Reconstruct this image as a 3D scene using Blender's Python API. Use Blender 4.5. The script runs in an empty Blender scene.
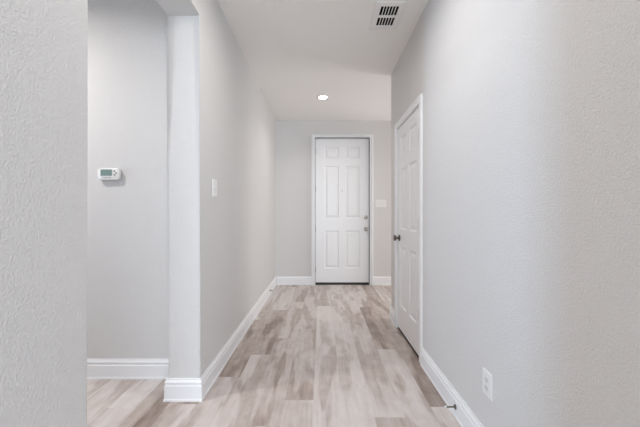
import bpy, bmesh, math, random
from mathutils import Vector, Matrix

C = bpy.context.scene.collection
S = bpy.context.scene
PI = math.pi

# ------------------------------------------------------------------ camera
cam_d = bpy.data.cameras.new('camera')
cam = bpy.data.objects.new('camera', cam_d)
C.objects.link(cam)
cam.location = (0, 0, 1.165)
cam.rotation_euler = (PI / 2, 0, 0)
cam_d.sensor_width = 36
cam_d.lens = 36 * 310 / 640
cam_d.shift_x = -1.0 / 640
cam_d.shift_y = 1.5 / 640
cam_d.clip_start = 0.02
S.camera = cam

# ------------------------------------------------------------------ light
S.view_settings.view_transform = 'Standard'
S.view_settings.look = 'None'
S.view_settings.gamma = 1
S.view_settings.use_curve_mapping = False
S.view_settings.exposure = 0.57

P_LIVING = 160       # daylight through the big living-room window behind the camera
P_PASSAGE = 8        # daylight through the tall window at the end of the side passage
P_FOYER = 22         # daylight through the foyer's side window, round the corner
P_CAN = 16           # each recessed ceiling lamp
DAY = (0.80, 0.90, 1.0)
WARM = (1.0, 0.96, 0.925)

w = bpy.data.worlds.new('world')
S.world = w
w.use_nodes = True
bg = w.node_tree.nodes['Background']
bg.inputs[0].default_value = (0.75, 0.87, 1.0, 1)
bg.inputs[1].default_value = 1.0


def area(name, loc, rot, sx, sy, power, col, shape='RECTANGLE', spread=PI):
    d = bpy.data.lights.new(name, 'AREA')
    d.shape = shape
    d.size = sx
    d.size_y = sy
    d.energy = power
    d.color = col
    d.spread = spread
    o = bpy.data.objects.new(name, d)
    C.objects.link(o)
    o.location = loc
    o.rotation_euler = rot
    return o


HCEIL = 2.743
XFO_LAMP = 3.52
area('living_window_daylight', (1.25, -5.35, 1.45), (PI / 2, 0, 0), 4.0, 2.1, P_LIVING, DAY)
area('passage_window_daylight', (-4.78, 0.83, 1.4), (0, -PI / 2, 0), 2.0, 0.55, P_PASSAGE, (0.50, 0.73, 1.0), spread=math.radians(68))
area('foyer_window_daylight', (XFO_LAMP, 4.2, 1.45), (0, PI / 2, 0), 2.0, 1.25, P_FOYER, (1.0, 0.96, 0.92))

# ------------------------------------------------------------------ materials


def mat(name, col, rough=0.5, metal=0.0, spec=0.5, emit=None, estr=0.0):
    m = bpy.data.materials.new(name)
    m.use_nodes = True
    b = m.node_tree.nodes['Principled BSDF']
    b.inputs['Base Color'].default_value = (*col, 1)
    b.inputs['Roughness'].default_value = rough
    b.inputs['Metallic'].default_value = metal
    b.inputs['Specular IOR Level'].default_value = spec
    if emit:
        b.inputs['Emission Color'].default_value = (*emit, 1)
        b.inputs['Emission Strength'].default_value = estr
    return m


def bumpy(m, scale, strength, dist, detail=3.0, mottling=0.0):
    nt = m.node_tree
    b = nt.nodes['Principled BSDF']
    tc = nt.nodes.new('ShaderNodeTexCoord')
    n = nt.nodes.new('ShaderNodeTexNoise')
    n.inputs['Scale'].default_value = scale
    n.inputs['Detail'].default_value = detail
    n.inputs['Roughness'].default_value = 0.45
    n.inputs['Distortion'].default_value = 0.1
    nt.links.new(tc.outputs['Object'], n.inputs['Vector'])
    r = nt.nodes.new('ShaderNodeValToRGB')
    r.color_ramp.elements[0].position = 0.30
    r.color_ramp.elements[1].position = 0.70
    nt.links.new(n.outputs['Fac'], r.inputs['Fac'])
    bp = nt.nodes.new('ShaderNodeBump')
    bp.inputs['Strength'].default_value = strength
    bp.inputs['Distance'].default_value = dist
    nt.links.new(r.outputs['Color'], bp.inputs['Height'])
    nt.links.new(bp.outputs['Normal'], b.inputs['Normal'])
    return m


M = {}
M['wall'] = bumpy(mat('greige_orange_peel_paint', (0.71, 0.694, 0.684), 0.6, spec=0.3), 165, 0.62, 0.0024)
M['ceiling'] = bumpy(mat('ceiling_paint', (0.92, 0.895, 0.87), 0.75, spec=0.2), 70, 0.12, 0.003)
M['trim'] = mat('white_semigloss_trim', (0.88, 0.88, 0.89), 0.32)
M['door'] = bumpy(mat('white_satin_door_paint', (0.88, 0.88, 0.89), 0.32), 160, 0.03, 0.001)
M['plate'] = mat('white_plastic', (0.84, 0.83, 0.82), 0.35)
M['plate_off'] = mat('soft_white_plastic', (0.74, 0.73, 0.72), 0.4)
M['slot'] = mat('dark_slot', (0.02, 0.02, 0.02), 0.7)
M['nickel'] = mat('satin_nickel', (0.42, 0.40, 0.37), 0.28, 1.0)
M['dark_nickel'] = mat('dark_antique_nickel', (0.17, 0.150, 0.125), 0.33, 1.0)
M['strip'] = mat('grey_gap_shade', (0.20, 0.20, 0.205), 0.7)  # gap shade put into the colour
M['steel'] = mat('brushed_hinge_steel', (0.30, 0.30, 0.30), 0.4, 1.0)
M['bronze'] = mat('dark_bronze_threshold', (0.035, 0.033, 0.035), 0.5)
M['rubber'] = mat('white_rubber', (0.75, 0.75, 0.73), 0.6)
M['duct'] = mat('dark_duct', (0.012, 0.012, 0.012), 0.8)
M['lcd'] = mat('grey_green_lcd', (0.20, 0.29, 0.272), 0.25)
M['lcd_dark'] = mat('lcd_segment', (0.14, 0.22, 0.205), 0.4)
M['ink'] = mat('grey_print', (0.13, 0.13, 0.15), 0.6)
M['lens'] = mat('lit_led_lens', (0.9, 0.9, 0.88), 0.4, emit=(1.0, 0.97, 0.92), estr=20.0)
M['fixture'] = mat('white_fixture_trim', (0.87, 0.85, 0.83), 0.65, spec=0.2)
M['closet'] = mat('closet_paint', (0.5, 0.49, 0.48), 0.7)


def floor_material():
    m = mat('whitewashed_oak_vinyl_plank', (0.6, 0.55, 0.5), 0.38, spec=0.4)
    nt = m.node_tree
    b = nt.nodes['Principled BSDF']
    L = nt.links.new

    def N(t, **k):
        n = nt.nodes.new(t)
        for a, v in k.items():
            setattr(n, a, v)
        return n

    at = N('ShaderNodeAttribute', attribute_name='plank')       # r tone, g seed x, b seed y
    sep = N('ShaderNodeSeparateColor')
    L(at.outputs['Color'], sep.inputs[0])
    geo = N('ShaderNodeNewGeometry')
    sx = N('ShaderNodeSeparateXYZ')
    L(geo.outputs['Position'], sx.inputs[0])

    def M_(op, a, b_=None, c=None):
        n = N('ShaderNodeMath', operation=op)
        for i, v in enumerate((a, b_, c)):
            if v is None:
                continue
            if isinstance(v, (int, float)):
                n.inputs[i].default_value = v
            else:
                L(v, n.inputs[i])
        return n.outputs[0]

    # plank-local coordinates: shift every plank by its own seed
    gx = M_('MULTIPLY_ADD', sep.outputs['Green'], 31.0, sx.outputs['X'])
    gy = M_('MULTIPLY_ADD', sep.outputs['Blue'], 47.0, sx.outputs['Y'])

    def noise(kx, ky, scale, detail, dist, rough=0.55):
        cb = N('ShaderNodeCombineXYZ')
        L(M_('MULTIPLY', gx, kx), cb.inputs[0])
        L(M_('MULTIPLY', gy, ky), cb.inputs[1])
        n = N('ShaderNodeTexNoise')
        n.inputs['Scale'].default_value = scale
        n.inputs['Detail'].default_value = detail
        n.inputs['Distortion'].default_value = dist
        n.inputs['Roughness'].default_value = rough
        L(cb.outputs[0], n.inputs['Vector'])
        return n.outputs['Fac']

    broad = noise(6.5, 1.1, 1.0, 2.0, 0.5)          # long flowing cathedral bands
    mid = noise(22.0, 1.6, 1.0, 4.0, 0.6)
    fine = noise(120.0, 3.5, 1.0, 3.0, 0.2)
    blot = noise(14.0, 9.0, 1.0, 4.0, 0.3)
    # tone + broad bands, sharpened
    r1 = N('ShaderNodeMapRange', interpolation_type='SMOOTHSTEP')
    r1.inputs['From Min'].default_value = 0.47
    r1.inputs['From Max'].default_value = 0.56
    L(broad, r1.inputs['Value'])
    v = M_('MULTIPLY_ADD', r1.outputs[0], 0.30, M_('MULTIPLY', sep.outputs['Red'], 0.85))
    v = M_('ADD', v, M_('MULTIPLY', M_('SUBTRACT', mid, 0.5), 0.55))
    v = M_('ADD', v, M_('MULTIPLY', M_('SUBTRACT', blot, 0.5), 0.55))
    v = M_('ADD', v, M_('MULTIPLY', M_('SUBTRACT', fine, 0.5), 0.40))
    ramp = N('ShaderNodeValToRGB')
    e = ramp.color_ramp.elements
    e[0].position = 0.0
    e[0].color = (0.720, 0.668, 0.640, 1)
    e[1].position = 1.0
    e[1].color = (0.255, 0.193, 0.160, 1)
    x = e.new(0.35)
    x.color = (0.600, 0.530, 0.495, 1)
    x = e.new(0.68)
    x.color = (0.425, 0.345, 0.305, 1)
    L(v, ramp.inputs['Fac'])
    L(ramp.outputs['Color'], b.inputs['Base Color'])
    bp = N('ShaderNodeBump')
    bp.inputs['Strength'].default_value = 0.12
    bp.inputs['Distance'].default_value = 0.001
    L(fine, bp.inputs['Height'])
    L(bp.outputs['Normal'], b.inputs['Normal'])
    return m


M['floor'] = floor_material()

# ------------------------------------------------------------------ helpers


def obj(name, bm, m, parent=None, smooth=False):
    bmesh.ops.recalc_face_normals(bm, faces=bm.faces[:])
    me = bpy.data.meshes.new(name)
    bm.to_mesh(me)
    bm.free()
    o = bpy.data.objects.new(name, me)
    me.materials.append(M[m])
    C.objects.link(o)
    if parent:
        o.parent = parent
    if smooth:
        for p in me.polygons:
            p.use_smooth = True
        me.set_sharp_from_angle(angle=math.radians(35))
    return o


def struct(name, bm, m, smooth=False):
    o = obj(name, bm, m, None, smooth)
    o['kind'] = 'structure'
    return o


def thing(name, label, cat, loc, rotz=0, group=None):
    o = bpy.data.objects.new(name, None)
    o.empty_display_size = 0.1
    C.objects.link(o)
    o.location = loc
    o.rotation_euler = (0, 0, rotz)
    o['label'] = label
    o['category'] = cat
    if group:
        o['group'] = group
    return o


def add_box(bm, x0, x1, y0, y1, z0, z1, bev=0.0, seg=2):
    v = [bm.verts.new(p) for p in ((x0, y0, z0), (x1, y0, z0), (x1, y1, z0), (x0, y1, z0),
                                   (x0, y0, z1), (x1, y0, z1), (x1, y1, z1), (x0, y1, z1))]
    fs = [bm.faces.new([v[i] for i in f]) for f in
          ((0, 3, 2, 1), (4, 5, 6, 7), (0, 1, 5, 4), (1, 2, 6, 5), (2, 3, 7, 6), (3, 0, 4, 7))]
    if bev:
        es = list({e for f in fs for e in f.edges})
        bmesh.ops.bevel(bm, geom=es, offset=bev, segments=seg, profile=0.5, affect='EDGES')


def box(*a, **k):
    bm = bmesh.new()
    add_box(bm, *a, **k)
    return bm


def add_prism(bm, pts, fn, d0, d1):
    """extrude a closed 2-D outline; fn(a, b, d) gives the 3-D point"""
    n = len(pts)
    lo = [bm.verts.new(fn(a, b, d0)) for a, b in pts]
    hi = [bm.verts.new(fn(a, b, d1)) for a, b in pts]
    bm.faces.new(lo)
    bm.faces.new(hi)
    for i in range(n):
        j = (i + 1) % n
        bm.faces.new((lo[i], lo[j], hi[j], hi[i]))


def round_edges(bm, test, r, seg=5):
    es = [e for e in bm.edges if test(e.verts[0].co, e.verts[1].co)]
    if es:
        bmesh.ops.bevel(bm, geom=es, offset=r, segments=seg, profile=0.5, affect='EDGES')


def add_sweep(bm, path, prof, fn):
    """mitred moulding: path in a plane, prof = (u to the left of the path, v out of the plane); fn(a, b, v) -> 3-D"""
    n = len(path)
    P = [Vector(p) for p in path]
    rows = []
    for i in range(n):
        ns = []
        if i > 0:
            d = (P[i] - P[i - 1]).normalized()
            ns.append(Vector((-d.y, d.x)))
        if i < n - 1:
            d = (P[i + 1] - P[i]).normalized()
            ns.append(Vector((-d.y, d.x)))
        if len(ns) == 2:
            m = (ns[0] + ns[1])
            m = m / (1 + ns[0].dot(ns[1]))
        else:
            m = ns[0]
        rows.append([bm.verts.new(fn(P[i].x + u * m.x, P[i].y + u * m.y, v)) for u, v in prof])
    k = len(prof)
    for i in range(n - 1):
        for j in range(k):
            q = (j + 1) % k
            bm.faces.new((rows[i][j], rows[i][q], rows[i + 1][q], rows[i + 1][j]))
    bm.faces.new(rows[0])
    bm.faces.new(rows[-1])


def add_lathe(bm, prof, seg=24, mtx=None):
    """prof = (radius, height) along local +Z"""
    mtx = mtx or Matrix()
    rings = []
    for r, h in prof:
        if r < 1e-6:
            rings.append([bm.verts.new(mtx @ Vector((0, 0, h)))])
        else:
            rings.append([bm.verts.new(mtx @ Vector((r * math.cos(2 * PI * i / seg), r * math.sin(2 * PI * i / seg), h)))
                          for i in range(seg)])
    for a, b in zip(rings, rings[1:]):
        for i in range(seg):
            j = (i + 1) % seg
            if len(a) == 1 and len(b) == 1:
                continue
            if len(a) == 1:
                bm.faces.new((a[0], b[j], b[i]))
            elif len(b) == 1:
                bm.faces.new((a[i], a[j], b[0]))
            else:
                bm.faces.new((a[i], a[j], b[j], b[i]))
    for rg in (rings[0], rings[-1]):
        if len(rg) > 1:
            bm.faces.new(rg)


def axis_to(d):
    return Vector((0, 0, 1)).rotation_difference(Vector(d)).to_matrix().to_4x4()


def rounded_rect(w_, h_, r, seg=5):
    pts = []
    for cx, cy, a0 in ((w_ / 2 - r, h_ / 2 - r, 0), (-w_ / 2 + r, h_ / 2 - r, 90), (-w_ / 2 + r, -h_ / 2 + r, 180), (w_ / 2 - r, -h_ / 2 + r, 270)):
        for i in range(seg + 1):
            a = math.radians(a0 + 90 * i / seg)
            pts.append((cx + r * math.cos(a), cy + r * math.sin(a)))
    return pts


# ------------------------------------------------------------------ dimensions
XL, XLB = -0.761, -0.965        # hall side / back side of the left wall
XR, XRB = 0.79, 0.91            # hall side / back side of the right wall
YF = 5.18                       # far wall
YC = 3.50                       # outside corner of the right wall
YJ, YN = 1.952, 1.013            # jambs of the opening in the left wall
YP = 2.216                      # back wall of the side passage
HH = 2.42                       # underside of the header
Y0 = 0.12                       # where the hall opens to the living room
XE = -4.80                      # end of the passage
XFO = 3.55                      # far right of the foyer
LX, LY = 3.6, -5.2              # living room

# ------------------------------------------------------------------ floor (one surface, plank pattern in its mesh)
PW, PL = 0.178, 1.22
X_SEAM = -0.226
ends = {-3: 2.23, -2: 2.586, -1: 2.93, 0: 1.95, 1: 2.75, 2: 3.35, 3: 1.785, 4: 2.69, 5: 1.883}
tones = {  # (column, index of plank counted from its listed end): tone 0 light .. 1 brown
    (-3, -1): 0.30, (-3, 0): 0.72, (-3, 1): 0.20, (-3, 2): 0.35,
    (-2, -1): 0.28, (-2, 0): 0.70, (-2, 1): 0.18,
    (-1, -1): 0.50, (-1, 0): 0.34, (-1, 1): 0.42, (-1, -2): 0.30,
    (0, -1): 0.12, (0, 0): 0.42, (0, 1): 0.30, (0, 2): 0.45,
    (1, -2): 0.30, (1, -1): 0.24, (1, 0): 0.12, (1, 1): 0.32,
    (2, -1): 0.16, (2, 0): 0.20, (2, -2): 0.18, (2, 1): 0.25,
    (3, -1): 0.62, (3, 0): 0.22, (3, 1): 0.30, (3, 2): 0.25,
    (4, -1): 0.26, (4, 0): 0.66, (4, 1): 0.34, (4, -2): 0.2,
    (5, -1): 0.24, (5, 0): 0.66, (5, 1): 0.55, (5, 2): 0.7,
    (-5, -1): 0.62, (-6, -1): 0.40, (-4, -1): 0.36, (-4, 0): 0.35,
}
rnd = random.Random(7)
bm = bmesh.new()
lay = bm.loops.layers.float_color.new('plank')
FX0, FX1, FY0, FY1 = -5.1, 3.8, -5.6, 5.5
c0 = math.floor((FX0 - X_SEAM) / PW)
c1 = math.ceil((FX1 - X_SEAM) / PW)
for c in range(c0, c1):
    xa, xb = max(FX0, X_SEAM + c * PW), min(FX1, X_SEAM + (c + 1) * PW)
    if xb - xa < 1e-4:
        continue
    e0 = ends.get(c, rnd.uniform(0, PL))
    for k in range(-9, 9):
        ya, yb = max(FY0, e0 + k * PL), min(FY1, e0 + (k + 1) * PL)
        t = tones.get((c, k), rnd.choice((0.15, 0.22, 0.3, 0.35, 0.5, 0.68)))
        g, b_ = rnd.random(), rnd.random()
        if yb - ya < 1e-4:
            continue
        f = bm.faces.new([bm.verts.new(p) for p in ((xa, ya, 0), (xb, ya, 0), (xb, yb, 0), (xa, yb, 0))])
        for l in f.loops:
            l[lay] = (t, g, b_, 1)
bmesh.ops.remove_doubles(bm, verts=bm.verts[:], dist=1e-5)
# thickness below
v = [bm.verts.new(p) for p in ((FX0, FY0, -0.1), (FX1, FY0, -0.1), (FX1, FY1, -0.1), (FX0, FY1, -0.1))]
bm.faces.new(v[::-1])
struct('floor', bm, 'floor')

# ------------------------------------------------------------------ ceiling with the hole of the air vent
VX0, VX1, VY0, VY1 = 0.440, 0.605, 2.319, 2.589
bm = bmesh.new()
xs, ys = (FX0, VX0, VX1, FX1), (FY0, VY0, VY1, FY1)
for z in (HCEIL, HCEIL + 0.2):
    for i in range(3):
        for j in range(3):
            if i == 1 and j == 1:
                continue
            bm.faces.new([bm.verts.new(p) for p in ((xs[i], ys[j], z), (xs[i + 1], ys[j], z), (xs[i + 1], ys[j + 1], z), (xs[i], ys[j + 1], z))])
for x0, y0, x1, y1 in ((VX0, VY0, VX1, VY0), (VX1, VY0, VX1, VY1), (VX1, VY1, VX0, VY1), (VX0, VY1, VX0, VY0),
                       (FX0, FY0, FX1, FY0), (FX1, FY0, FX1, FY1), (FX1, FY1, FX0, FY1), (FX0, FY1, FX0, FY0)):
    bm.faces.new([bm.verts.new(p) for p in ((x0, y0, HCEIL), (x1, y1, HCEIL), (x1, y1, HCEIL + 0.2), (x0, y0, HCEIL + 0.2))])
bmesh.ops.remove_doubles(bm, verts=bm.verts[:], dist=1e-5)
struct('ceiling', bm, 'ceiling')

# ------------------------------------------------------------------ walls
yz = lambda a, b, d: (d, a, b)
xz = lambda a, b, d: (a, d, b)
near = lambda a, b: abs(a - b) < 1e-4
vert = lambda p, q: near(p.x, q.x) and near(p.y, q.y)

# left wall: near stretch, header over the opening, long far stretch
bm = bmesh.new()
add_prism(bm, [(Y0, 0), (YN, 0), (YN, HH), (YJ, HH), (YJ, 0), (YF, 0), (YF, HCEIL), (Y0, HCEIL)], yz, XLB, XL)
round_edges(bm, lambda p, q: vert(p, q) and near(p.y, YJ), 0.017)
round_edges(bm, lambda p, q: vert(p, q) and near(p.y, YN), 0.009)
struct('wall_left', bm, 'wall', True)

# right wall with the closet door opening and its outside corner
DY0, DY1, DH = 2.455, 3.215, 2.065
bm = bmesh.new()
add_prism(bm, [(Y0, 0), (DY0, 0), (DY0, DH), (DY1, DH), (DY1, 0), (YC, 0), (YC, HCEIL), (Y0, HCEIL)], yz, XR, XRB)
round_edges(bm, lambda p, q: vert(p, q) and near(p.y, YC) and near(p.x, XR), 0.017)
struct('wall_right', bm, 'wall', True)

# far wall with the entry door opening
EX0, EX1, EH = -0.112, 0.822, 2.462
bm = bmesh.new()
add_prism(bm, [(XLB, 0), (EX0, 0), (EX0, EH), (EX1, EH), (EX1, 0), (XFO, 0), (XFO, HCEIL), (XLB, HCEIL)], xz, YF, YF + 0.16)
struct('wall_far', bm, 'wall')

struct('wall_passage', box(XE, XLB, YP, YP + 0.12, 0, HCEIL), 'wall')
struct('wall_foyer', box(XRB, XFO, YC - 0.12, YC, 0, HCEIL), 'wall')
bm = bmesh.new()
for a in ((Y0, 3.6, 0, HCEIL), (4.85, YF + 0.16, 0, HCEIL), (3.6, 4.85, 0, 0.4), (3.6, 4.85, 2.45, HCEIL)):
    add_box(bm, XFO, XFO + 0.12, *a)
struct('wall_foyer_side', bm, 'wall')
# closet behind the white door
struct('wall_closet', box(XRB, XFO, 2.2, 2.3, 0, HCEIL), 'closet')
# passage end with its tall window
bm = bmesh.new()
for a in (((Y0, 0.52, 0, HCEIL)), ((1.14, YP + 0.12, 0, HCEIL)), ((0.52, 1.14, 0, 0.36)), ((0.52, 1.14, 2.44, HCEIL))):
    add_box(bm, XE - 0.12, XE, a[0], a[1], a[2], a[3])
struct('wall_passage_end', bm, 'wall')
# living room behind the camera
bm = bmesh.new()
add_box(bm, XE - 0.12, XLB, 0.0, Y0, 0, HCEIL)
add_box(bm, XRB, LX + 0.12, 0.0, Y0, 0, HCEIL)
struct('wall_living_front', bm, 'wall')
struct('wall_living_left', box(-LX - 0.12, -LX, LY, 0.0, 0, HCEIL), 'wall')
struct('wall_living_right', box(LX, LX + 0.12, LY, 0.0, 0, HCEIL), 'wall')
bm = bmesh.new()
WX0, WX1, WZ0, WZ1 = -0.80, 3.30, 0.38, 2.52
add_box(bm, -LX - 0.12, WX0, LY - 0.12, LY, 0, HCEIL)
add_box(bm, WX1, LX + 0.12, LY - 0.12, LY, 0, HCEIL)
add_box(bm, WX0, WX1, LY - 0.12, LY, 0, WZ0)
add_box(bm, WX0, WX1, LY - 0.12, LY, WZ1, HCEIL)
struct('wall_living_back', bm, 'wall')

# ------------------------------------------------------------------ baseboards
BB = [(0, 0), (0.0195, 0), (0.0195, 0.009), (0.0155, 0.016), (0.0150, 0.095), (0.0115, 0.099), (0.0115, 0.110), (0.0145, 0.114),
      (0.0130, 0.121), (0.0080, 0.129), (0.0070, 0.138), (0, 0.138)]
plan = lambda a, b, v_: (a, b, v_)


def baseboard(name, path):
    b_ = bmesh.new()
    add_sweep(b_, path, BB, plan)
    return struct(name, b_, 'trim')


baseboard('baseboard_left', [(XL, YF - 0.0), (XL, YJ), (XLB, YJ), (XLB, YP - 0.0)])
baseboard('baseboard_passage', [(XLB - 0.02, YP), (XE, YP)])
baseboard('baseboard_left_near', [(XLB, Y0), (XLB, YN)][::-1][:0] + [(XLB, YN), (XL, YN), (XL, Y0)][:0] + [(XL, YN), (XL, Y0)])
baseboard('baseboard_right', [(XR, Y0), (XR, 2.402)])
baseboard('baseboard_corner', [(XR, 3.272), (XR, YC), (XFO, YC)])
baseboard('baseboard_far', [(-0.157, YF), (XL + 0.02, YF)])
baseboard('baseboard_far_side', [(XFO, YF), (0.867, YF)])

# ------------------------------------------------------------------ door casings (casing + jamb lining + stop in one trim)
CAS = [(0, 0), (0, 0.010), (0.006, 0.0135), (0.012, 0.0115), (0.030, 0.0130), (0.043, 0.0175), (0.053, 0.0175), (0.058, 0.0140), (0.058, 0)]


def casing(name, a0, a1, h, depth, slab_at, fn):
    b_ = bmesh.new()
    p = [(a0, 0), (a0, h), (a1, h), (a1, 0)]
    off = 0.005
    add_sweep(b_, [(a0 - off, 0), (a0 - off, h + off), (a1 + off, h + off), (a1 + off, 0)], CAS, fn)
    add_sweep(b_, p, [(0, 0.0), (0.014, 0.0), (0.014, -depth), (0, -depth)], fn)
    s = slab_at + 0.046
    add_sweep(b_, p, [(0.0, -s), (0.0, -s - 0.03), (-0.011, -s - 0.03), (-0.011, -s)], fn)
    return struct(name, b_, 'trim')


AX0, AX1, AH = -0.096, 0.806, 2.446
casing('trim_1', AX0, AX1, AH, 0.158, 0.022, lambda a, b, v_: (a, YF - v_, b))
b_ = bmesh.new()
add_sweep(b_, [(AX0, 0.02), (AX0, AH), (AX1, AH), (AX1, 0.02)], [(-0.0002, -0.030), (-0.0002, -0.066), (-0.0055, -0.066), (-0.0055, -0.030)], lambda a, b, v_: (a, YF + v_, b))
struct('trim_5', b_, 'strip')  # dark strip added for the shade in the gap round the front door
CY0, CY1, CH = 2.471, 3.199, 2.048
casing('trim_2', -CY1, -CY0, CH, 0.118, 0.003, lambda a, b, v_: (XR - v_, -a, b))

# ------------------------------------------------------------------ panelled doors


def panel_door_bm(w_, h_, th, panels, bevel=0.03):
    """front at y = 0 facing -y, x 0..w, z 0..h; panels = (x0, x1, z0, z1)"""
    b_ = bmesh.new()
    xs_ = sorted({0, w_, *[p[0] for p in panels], *[p[1] for p in panels]})
    zs_ = sorted({0, h_, *[p[2] for p in panels], *[p[3] for p in panels]})
    for i in range(len(xs_) - 1):
        for j in range(len(zs_) - 1):
            cx, cz = (xs_[i] + xs_[i + 1]) / 2, (zs_[j] + zs_[j + 1]) / 2
            if any(p[0] < cx < p[1] and p[2] < cz < p[3] for p in panels):
                continue
            b_.faces.new([b_.verts.new(q) for q in ((xs_[i], 0, zs_[j]), (xs_[i + 1], 0, zs_[j]), (xs_[i + 1], 0, zs_[j + 1]), (xs_[i], 0, zs_[j + 1]))])
    for x0, x1, z0, z1 in panels:
        prev = None
        for ins, dep in ((0, 0), (0.006, 0.006), (0.012, 0.011), (0.020, 0.011), (0.020 + bevel, 0.003), (0.022 + bevel, 0.0025)):
            ring = [b_.verts.new(q) for q in ((x0 + ins, dep, z0 + ins), (x1 - ins, dep, z0 + ins), (x1 - ins, dep, z1 - ins), (x0 + ins, dep, z1 - ins))]
            if prev:
                for i in range(4):
                    j = (i + 1) % 4
                    b_.faces.new((prev[i], prev[j], ring[j], ring[i]))
            prev = ring
        b_.faces.new(prev)
    q = [b_.verts.new(p) for p in ((0, th, 0), (w_, th, 0), (w_, th, h_), (0, th, h_))]
    b_.faces.new(q)
    f = [b_.verts.new(p) for p in ((0, 0, 0), (w_, 0, 0), (w_, 0, h_), (0, 0, h_))]
    for i in range(4):
        j = (i + 1) % 4
        b_.faces.new((f[i], f[j], q[j], q[i]))
    bmesh.ops.remove_doubles(b_, verts=b_.verts[:], dist=1e-5)
    return b_


def hinge(parent, x, z, out=-0.004):
    """butt hinge: knuckle barrel with pin tips, plus the leaf edge"""
    b_ = bmesh.new()
    add_lathe(b_, [(0, -0.051), (0.003, -0.050), (0.004, -0.046), (0.0062, -0.0455), (0.0062, 0.0455), (0.004, 0.046), (0.003, 0.050), (0, 0.051)],
              12, Matrix.Translation((x, out, z)))
    add_box(b_, x - 0.0015, x + 0.0015, out, 0.03, z - 0.0445, z + 0.0445)
    return obj('hinge', b_, 'steel', parent, True)


def knob(parent, x, z, name='door_knob', m='nickel', squash=1.0):
    k = obj(name, (lambda b_: (add_lathe(b_, [(0, 0.030), (0.0105, 0.030), (0.0115, 0.012), (0.0115, 0.036), (0.020, 0.040), (0.0270, 0.048), (0.0285, 0.056),
                                               (0.0265, 0.064), (0.0200, 0.070), (0.010, 0.0725), (0, 0.073)], 28,
                                         Matrix.Translation((x, 0, z)) @ axis_to((0, -1, 0)) @ Matrix.Diagonal((1.05, 1.05, squash, 1))), b_)[1])(bmesh.new()), m, parent, True)
    b_ = bmesh.new()
    add_lathe(b_, [(0, 0.0), (0.032, 0.0), (0.033, 0.003), (0.030, 0.008), (0.018, 0.012), (0, 0.0125)], 28,
              Matrix.Translation((x, 0, z)) @ axis_to((0, -1, 0)))
    obj('rosette', b_, m, k, True)
    return k


# front door
FW = 0.890
b_ = panel_door_bm(FW, 2.440 - 0.034, 0.044, [
    (0.150, 0.390, 0.235, 0.868), (0.500, 0.740, 0.235, 0.868),
    (0.150, 0.390, 1.078, 1.950), (0.500, 0.740, 1.078, 1.950),
    (0.150, 0.390, 2.082, 2.270), (0.500, 0.740, 2.082, 2.270)])
d1 = struct('door_1', b_, 'door')
d1.location = (-0.090, YF + 0.022, 0.034)
d1['label'] = 'tall white six-panel front door closing the far end of the hallway'
d1['category'] = 'door'
for z in (0.22, 0.89, 1.57, 2.20):
    hinge(d1, -0.003, z)
knob(d1, 0.842, 0.895)
b_ = bmesh.new()
mt = Matrix.Translation((0.842, 0, 1.093)) @ axis_to((0, -1, 0))
add_lathe(b_, [(0, 0), (0.032, 0), (0.033, 0.003), (0.031, 0.009), (0.024, 0.013), (0, 0.0135)], 28, mt)
db = obj('deadbolt', b_, 'nickel', d1, True)
b_ = bmesh.new()
add_box(b_, 0.842 - 0.006, 0.842 + 0.006, -0.032, -0.012, 1.093 - 0.017, 1.093 + 0.017, bev=0.003)
obj('thumb_turn', b_, 'nickel', db, True)
b_ = bmesh.new()
add_lathe(b_, [(0.0045, 0.0), (0.0085, 0.0), (0.0085, 0.003), (0.0065, 0.005), (0.0045, 0.004)], 18, Matrix.Translation((0.445, 0, 1.532)) @ axis_to((0, -1, 0)))
ph = obj('peephole', b_, 'nickel', d1, True)
b_ = bmesh.new()
add_lathe(b_, [(0, 0.0005), (0.0048, 0.0005), (0.003, 0.0022), (0, 0.0025)], 14, Matrix.Translation((0.445, 0, 1.532)) @ axis_to((0, -1, 0)))
obj('glass_lens', b_, 'slot', ph, True)
b_ = bmesh.new()
add_box(b_, 0.002, FW - 0.002, -0.006, 0.044, -0.013, -0.0005, bev=0.002)
obj('door_sweep', b_, 'bronze', d1)
# bronze threshold on the floor
b_ = bmesh.new()
add_prism(b_, [(YF - 0.012, 0.001), (YF + 0.15, 0.001), (YF + 0.15, 0.016), (YF + 0.06, 0.019), (YF + 0.01, 0.016)], yz, AX0 + 0.001, AX1 - 0.001)
struct('trim_3', b_, 'bronze')

# closet door
CW = 0.718
b_ = panel_door_bm(CW, 2.022, 0.035, [
    (0.105, 0.312, 0.235, 0.830), (0.406, 0.613, 0.235, 0.830),
    (0.105, 0.312, 1.000, 1.605), (0.406, 0.613, 1.000, 1.605),
    (0.105, 0.312, 1.715, 1.915), (0.406, 0.613, 1.715, 1.915)])
d2 = struct('door_2', b_, 'door')
d2.location = (XR + 0.003, CY1 - 0.005, 0.022)
d2.rotation_euler = (0, 0, -PI / 2)
d2['label'] = 'white six-panel interior door in the right wall with a dark metal knob'
d2['category'] = 'door'
for z in (0.34, 1.07, 1.79):
    hinge(d2, CW + 0.003, z, -0.0075)
knob(d2, 0.062, 0.912, m='dark_nickel', squash=0.84)
b_ = bmesh.new()
add_prism(b_, [(CY0 + 0.001, 0.0005), (CY1 - 0.001, 0.0005), (CY1 - 0.001, 0.005), (CY0 + 0.001, 0.005)], yz, XR + 0.002, XRB)
struct('trim_4', b_, 'bronze')  # dark strip added to blacken the line under the closet door

# ------------------------------------------------------------------ windows that let the daylight in (behind and beside the view)


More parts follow.
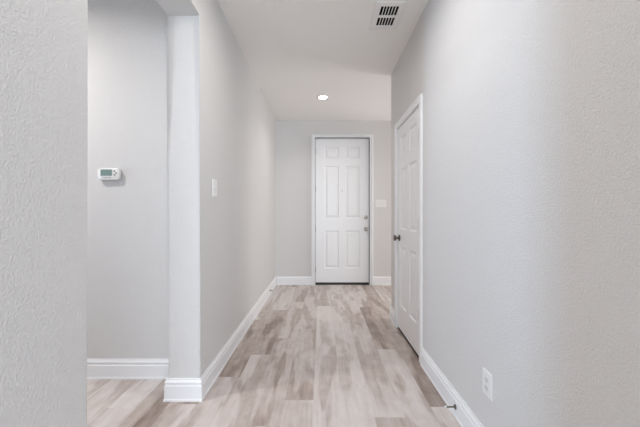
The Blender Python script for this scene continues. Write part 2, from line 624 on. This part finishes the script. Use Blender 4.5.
def window(name, fn, a0, a1, z0, z1, mull):
    b_ = bmesh.new()
    for s0, s1, t0, t1 in ((a0, a0 + 0.05, z0, z1), (a1 - 0.05, a1, z0, z1), (a0 + 0.05, a1 - 0.05, z0, z0 + 0.05), (a0 + 0.05, a1 - 0.05, z1 - 0.05, z1)):
        p, q = fn(s0, 0.03), fn(s1, 0.08)
        add_box(b_, min(p[0], q[0]), max(p[0], q[0]), min(p[1], q[1]), max(p[1], q[1]), t0, t1)
    for m_ in mull:
        p, q = fn(m_ - 0.03, 0.03), fn(m_ + 0.03, 0.08)
        add_box(b_, min(p[0], q[0]), max(p[0], q[0]), min(p[1], q[1]), max(p[1], q[1]), z0 + 0.05, z1 - 0.05)
    return struct(name, b_, 'trim')


window('window_1', lambda a, d: (a, LY - d), WX0, WX1, WZ0, WZ1, (0.57, 1.93))
window('window_3', lambda a, d: (XFO + d, a), 3.6, 4.85, 0.4, 2.45, ())
window('window_2', lambda a, d: (XE - d, a), 0.52, 1.14, 0.36, 2.44, ())

# ------------------------------------------------------------------ recessed ceiling lamps


def can_light(x, y, label, power=1.0, spread=115, group='round recessed ceiling lamps'):
    t = thing('ceiling_light', label, 'light', (x, y, HCEIL), 0, group)
    b_ = bmesh.new()
    add_lathe(b_, [(0.054, -0.0005), (0.092, -0.0005), (0.092, -0.003), (0.084, -0.007), (0.062, -0.009), (0.054, -0.006)], 40)
    f = list(b_.faces)
    for q in f:
        if len(q.verts) > 4:
            b_.faces.remove(q)
    obj('trim_ring', b_, 'fixture', t, True)
    b_ = bmesh.new()
    add_lathe(b_, [(0, -0.001), (0.054, -0.001), (0.054, -0.005), (0.04, -0.0065), (0, -0.007)], 40)
    obj('lens', b_, 'lens', t, True)
    a = area('ceiling_lamp_light', (x, y, HCEIL - 0.012), (0, 0, 0), 0.12, 0.12, P_CAN * power, WARM, 'DISK', math.radians(spread))
    return t


can_light(0.027, 4.15, 'round recessed ceiling light glowing near the front door', 0.18, 135)
can_light(0.030, 1.65, 'round recessed ceiling light over the near end of the hall, out of frame', 0.46, 172)
can_light(-2.30, 1.42, 'round recessed ceiling light in the side passage, out of frame', 1.15, 172)

# ------------------------------------------------------------------ ceiling air vent
t = thing('air_vent', 'white rectangular ceiling air vent with two rows of dark slots', 'vent', (0.5225, 2.454, HCEIL))
b_ = bmesh.new()
ox, oy, ix, iy = 0.118, 0.172, 0.0675, 0.121
prof = [(0.0, -0.001), (0.0, -0.004), (0.012, -0.009), (ox - ix - 0.004, -0.011), (ox - ix, -0.009), (ox - ix, -0.001)]
pts = [(-ox, -oy), (ox, -oy), (ox, oy), (-ox, oy)]
rows = []
for u, z in prof:
    sx_, sy_ = ox - u, oy - u
    rows.append([b_.verts.new(p) for p in ((-sx_, -sy_, z), (sx_, -sy_, z), (sx_, sy_, z), (-sx_, sy_, z))])
for r0, r1 in zip(rows, rows[1:] + rows[:1]):
    for i in range(4):
        j = (i + 1) % 4
        b_.faces.new((r0[i], r0[j], r1[j], r1[i]))
obj('frame', b_, 'fixture', t)
obj('crossbar', box(-ix, ix, -0.011, 0.011, -0.010, -0.002), 'fixture', t)
pitch = 2 * ix / 6
for r in (-1, 1):
    for i in range(1, 6):
        x = -ix + i * pitch
        y0, y1 = (0.011, iy) if r > 0 else (-iy, -0.011)
        b_ = bmesh.new()
        add_prism(b_, [(x - 0.0040, -0.009), (x + 0.0025, -0.009), (x + 0.0045, 0.004), (x + 0.0015, 0.004)], lambda a, b, d: (a, d, b), y0, y1)
        obj('slat', b_, 'fixture', t)
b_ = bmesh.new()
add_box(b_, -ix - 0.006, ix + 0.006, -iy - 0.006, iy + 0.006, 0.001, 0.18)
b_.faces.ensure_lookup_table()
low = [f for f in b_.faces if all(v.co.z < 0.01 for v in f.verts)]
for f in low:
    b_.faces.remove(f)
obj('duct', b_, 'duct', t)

# ------------------------------------------------------------------ thermostat
TX, TZ = -1.501, 1.454
t = thing('thermostat', 'white wall thermostat with a grey-green screen on the side passage wall', 'thermostat', (TX, YP, TZ))
b_ = bmesh.new()
tw, th_ = 0.155, 0.084
rows = []
for d, s in ((0.0, 0.008), (0.006, 0.008), (0.007, 0.0), (0.022, 0.0), (0.027, 0.002), (0.029, 0.006)):
    rows.append([b_.verts.new((a, -d, b)) for a, b in rounded_rect(tw - 2 * s, th_ - 2 * s, max(0.012, 0.022 - s), 6)])
for r0, r1 in zip(rows, rows[1:]):
    n = len(r0)
    for i in range(n):
        j = (i + 1) % n
        b_.faces.new((r0[i], r0[j], r1[j], r1[i]))
b_.faces.new(rows[0])
b_.faces.new(rows[-1])
obj('body', b_, 'plate', t, True)
b_ = bmesh.new()
add_prism(b_, rounded_rect(0.086, 0.050, 0.004), lambda a, b, d: (a - 0.0135, -d, b + 0.010), 0.0285, 0.0300)
bez = obj('screen_bezel', b_, 'plate_off', t)
b_ = bmesh.new()
add_prism(b_, rounded_rect(0.080, 0.044, 0.003), lambda a, b, d: (a - 0.0135, -d, b + 0.010), 0.0298, 0.0306)
obj('screen', b_, 'lcd', bez)
for dx, dz, rot in ((0.044, 0.020, 0), (0.056, 0.007, 1), (0.044, -0.006, 2)):
    b_ = bmesh.new()
    add_prism(b_, rounded_rect(0.012, 0.0075, 0.0035), lambda a, b, d: (a + dx, -d, b + dz), 0.0285, 0.0315)
    obj('button', b_, 'ink', t)
cu = bpy.data.curves.new('printed_name', 'FONT')
cu.body = 'Honeywell'
cu.size = 0.0140
cu.align_x = 'CENTER'
cu.extrude = 0.0002
cu.materials.append(M['ink'])
tmp = bpy.data.objects.new('printed_name', cu)
me = bpy.data.meshes.new_from_object(tmp)
bpy.data.objects.remove(tmp)
tx = bpy.data.objects.new('printed_name', me)
C.objects.link(tx)
tx.parent = t
tx.location = (-0.012, -0.0292, -0.0290)
tx.rotation_euler = (PI / 2, 0, 0)

# ------------------------------------------------------------------ switches and outlet


def plate(parent, w_, h_, name='cover_plate'):
    b_ = bmesh.new()
    rows_ = []
    for d, s in ((0.0, 0.0), (0.0025, 0.0), (0.0050, 0.003), (0.0058, 0.006)):
        rows_.append([b_.verts.new((a, -d, b)) for a, b in rounded_rect(w_ - 2 * s, h_ - 2 * s, 0.004, 3)])
    for r0, r1 in zip(rows_, rows_[1:]):
        n_ = len(r0)
        for i in range(n_):
            j = (i + 1) % n_
            b_.faces.new((r0[i], r0[j], r1[j], r1[i]))
    b_.faces.new(rows_[0])
    b_.faces.new(rows_[-1])
    return obj(name, b_, 'plate', parent)


def screw(parent, x, z):
    b_ = bmesh.new()
    add_lathe(b_, [(0, 0.0055), (0.0032, 0.0055), (0.0030, 0.0066), (0, 0.0070)], 12, Matrix.Translation((x, 0, z)) @ axis_to((0, -1, 0)))
    obj('screw', b_, 'plate_off', parent, True)


def toggle(parent, x):
    b_ = bmesh.new()
    add_box(b_, x - 0.0055, x + 0.0055, -0.0068, -0.0050, -0.0125, 0.0125, bev=0.0006)
    tg = obj('toggle_collar', b_, 'plate_off', parent)
    b_ = bmesh.new()
    add_prism(b_, [(-0.0060, -0.002), (-0.0060, 0.0095), (-0.0155, 0.0125), (-0.0165, 0.0065)], lambda a, b, d: (d, a, b), x - 0.0038, x + 0.0038)
    obj('toggle_lever', b_, 'plate', tg)


def toggle_switch(n, loc, rotz, label):
    t_ = thing('light_switch', label, 'light switch', loc, rotz)
    w_ = 0.089 + 0.046 * (n - 1)
    plate(t_, w_, 0.127)
    for i in range(n):
        x = (i - (n - 1) / 2) * 0.046
        toggle(t_, x)
        screw(t_, x, 0.030)
        screw(t_, x, -0.030)
    return t_


toggle_switch(1, (XL, 2.215, 1.357), PI / 2, 'single white light switch on the left hallway wall')
toggle_switch(3, (0.998, YF, 1.357), 0, 'wide white three-gang light switch on the far wall beside the front door')

t = thing('wall_outlet', 'white duplex electrical outlet low on the right wall', 'outlet', (XR, 1.468, 0.365), -PI / 2)
plate(t, 0.082, 0.121)
for dz in (0.0195, -0.0195):
    b_ = bmesh.new()
    pts = [(0.0172 * math.cos(a), max(-0.0125, min(0.0125, 0.0172 * math.sin(a)))) for a in [2 * PI * i / 32 for i in range(32)]]
    add_prism(b_, pts, lambda a, b, d: (a, -d, b + dz), 0.0050, 0.0072)
    rc = obj('receptacle', b_, 'plate_off', t)
    for sx_, hh in ((-0.0062, 0.0042), (0.0062, 0.0034)):
        obj('slot', box(sx_ - 0.0011, sx_ + 0.0011, -0.00745, -0.0070, dz + 0.003 - hh, dz + 0.003 + hh), 'slot', rc)
    b_ = bmesh.new()
    add_lathe(b_, [(0, 0.0070), (0.0024, 0.0070), (0.0024, 0.00745), (0, 0.00745)], 10, Matrix.Translation((0, 0, dz - 0.0075)) @ axis_to((0, -1, 0)))
    obj('ground_hole', b_, 'slot', rc)
screw(t, 0, 0)

# ------------------------------------------------------------------ baseboard door stops


def door_stop(x, y, z, sgn, label):
    t_ = thing('door_stop', label, 'door stop', (x, y, z), 0)
    ax = axis_to((sgn, 0, 0))
    b_ = bmesh.new()
    add_lathe(b_, [(0, 0), (0.014, 0), (0.0145, 0.003), (0.010, 0.007), (0.006, 0.009), (0, 0.009)], 20, ax)
    obj('flange', b_, 'dark_nickel', t_, True)
    b_ = bmesh.new()
    add_lathe(b_, [(0, 0.008), (0.0055, 0.008), (0.0042, 0.014), (0.0042, 0.048), (0.0062, 0.050), (0.0062, 0.053), (0, 0.053)], 16, ax)
    obj('rod', b_, 'dark_nickel', t_, True)
    b_ = bmesh.new()
    add_lathe(b_, [(0, 0.0525), (0.0068, 0.0525), (0.0072, 0.055), (0.0068, 0.062), (0.005, 0.0645), (0, 0.065)], 18, ax)
    obj('rubber_tip', b_, 'rubber', t_, True)
    return t_


door_stop(XR - 0.0152, 1.785, 0.060, -1, 'metal door stop with white tip screwed to the right baseboard')
door_stop(XL + 0.0152, 4.52, 0.066, 1, 'small metal door stop on the far left baseboard near the front door')
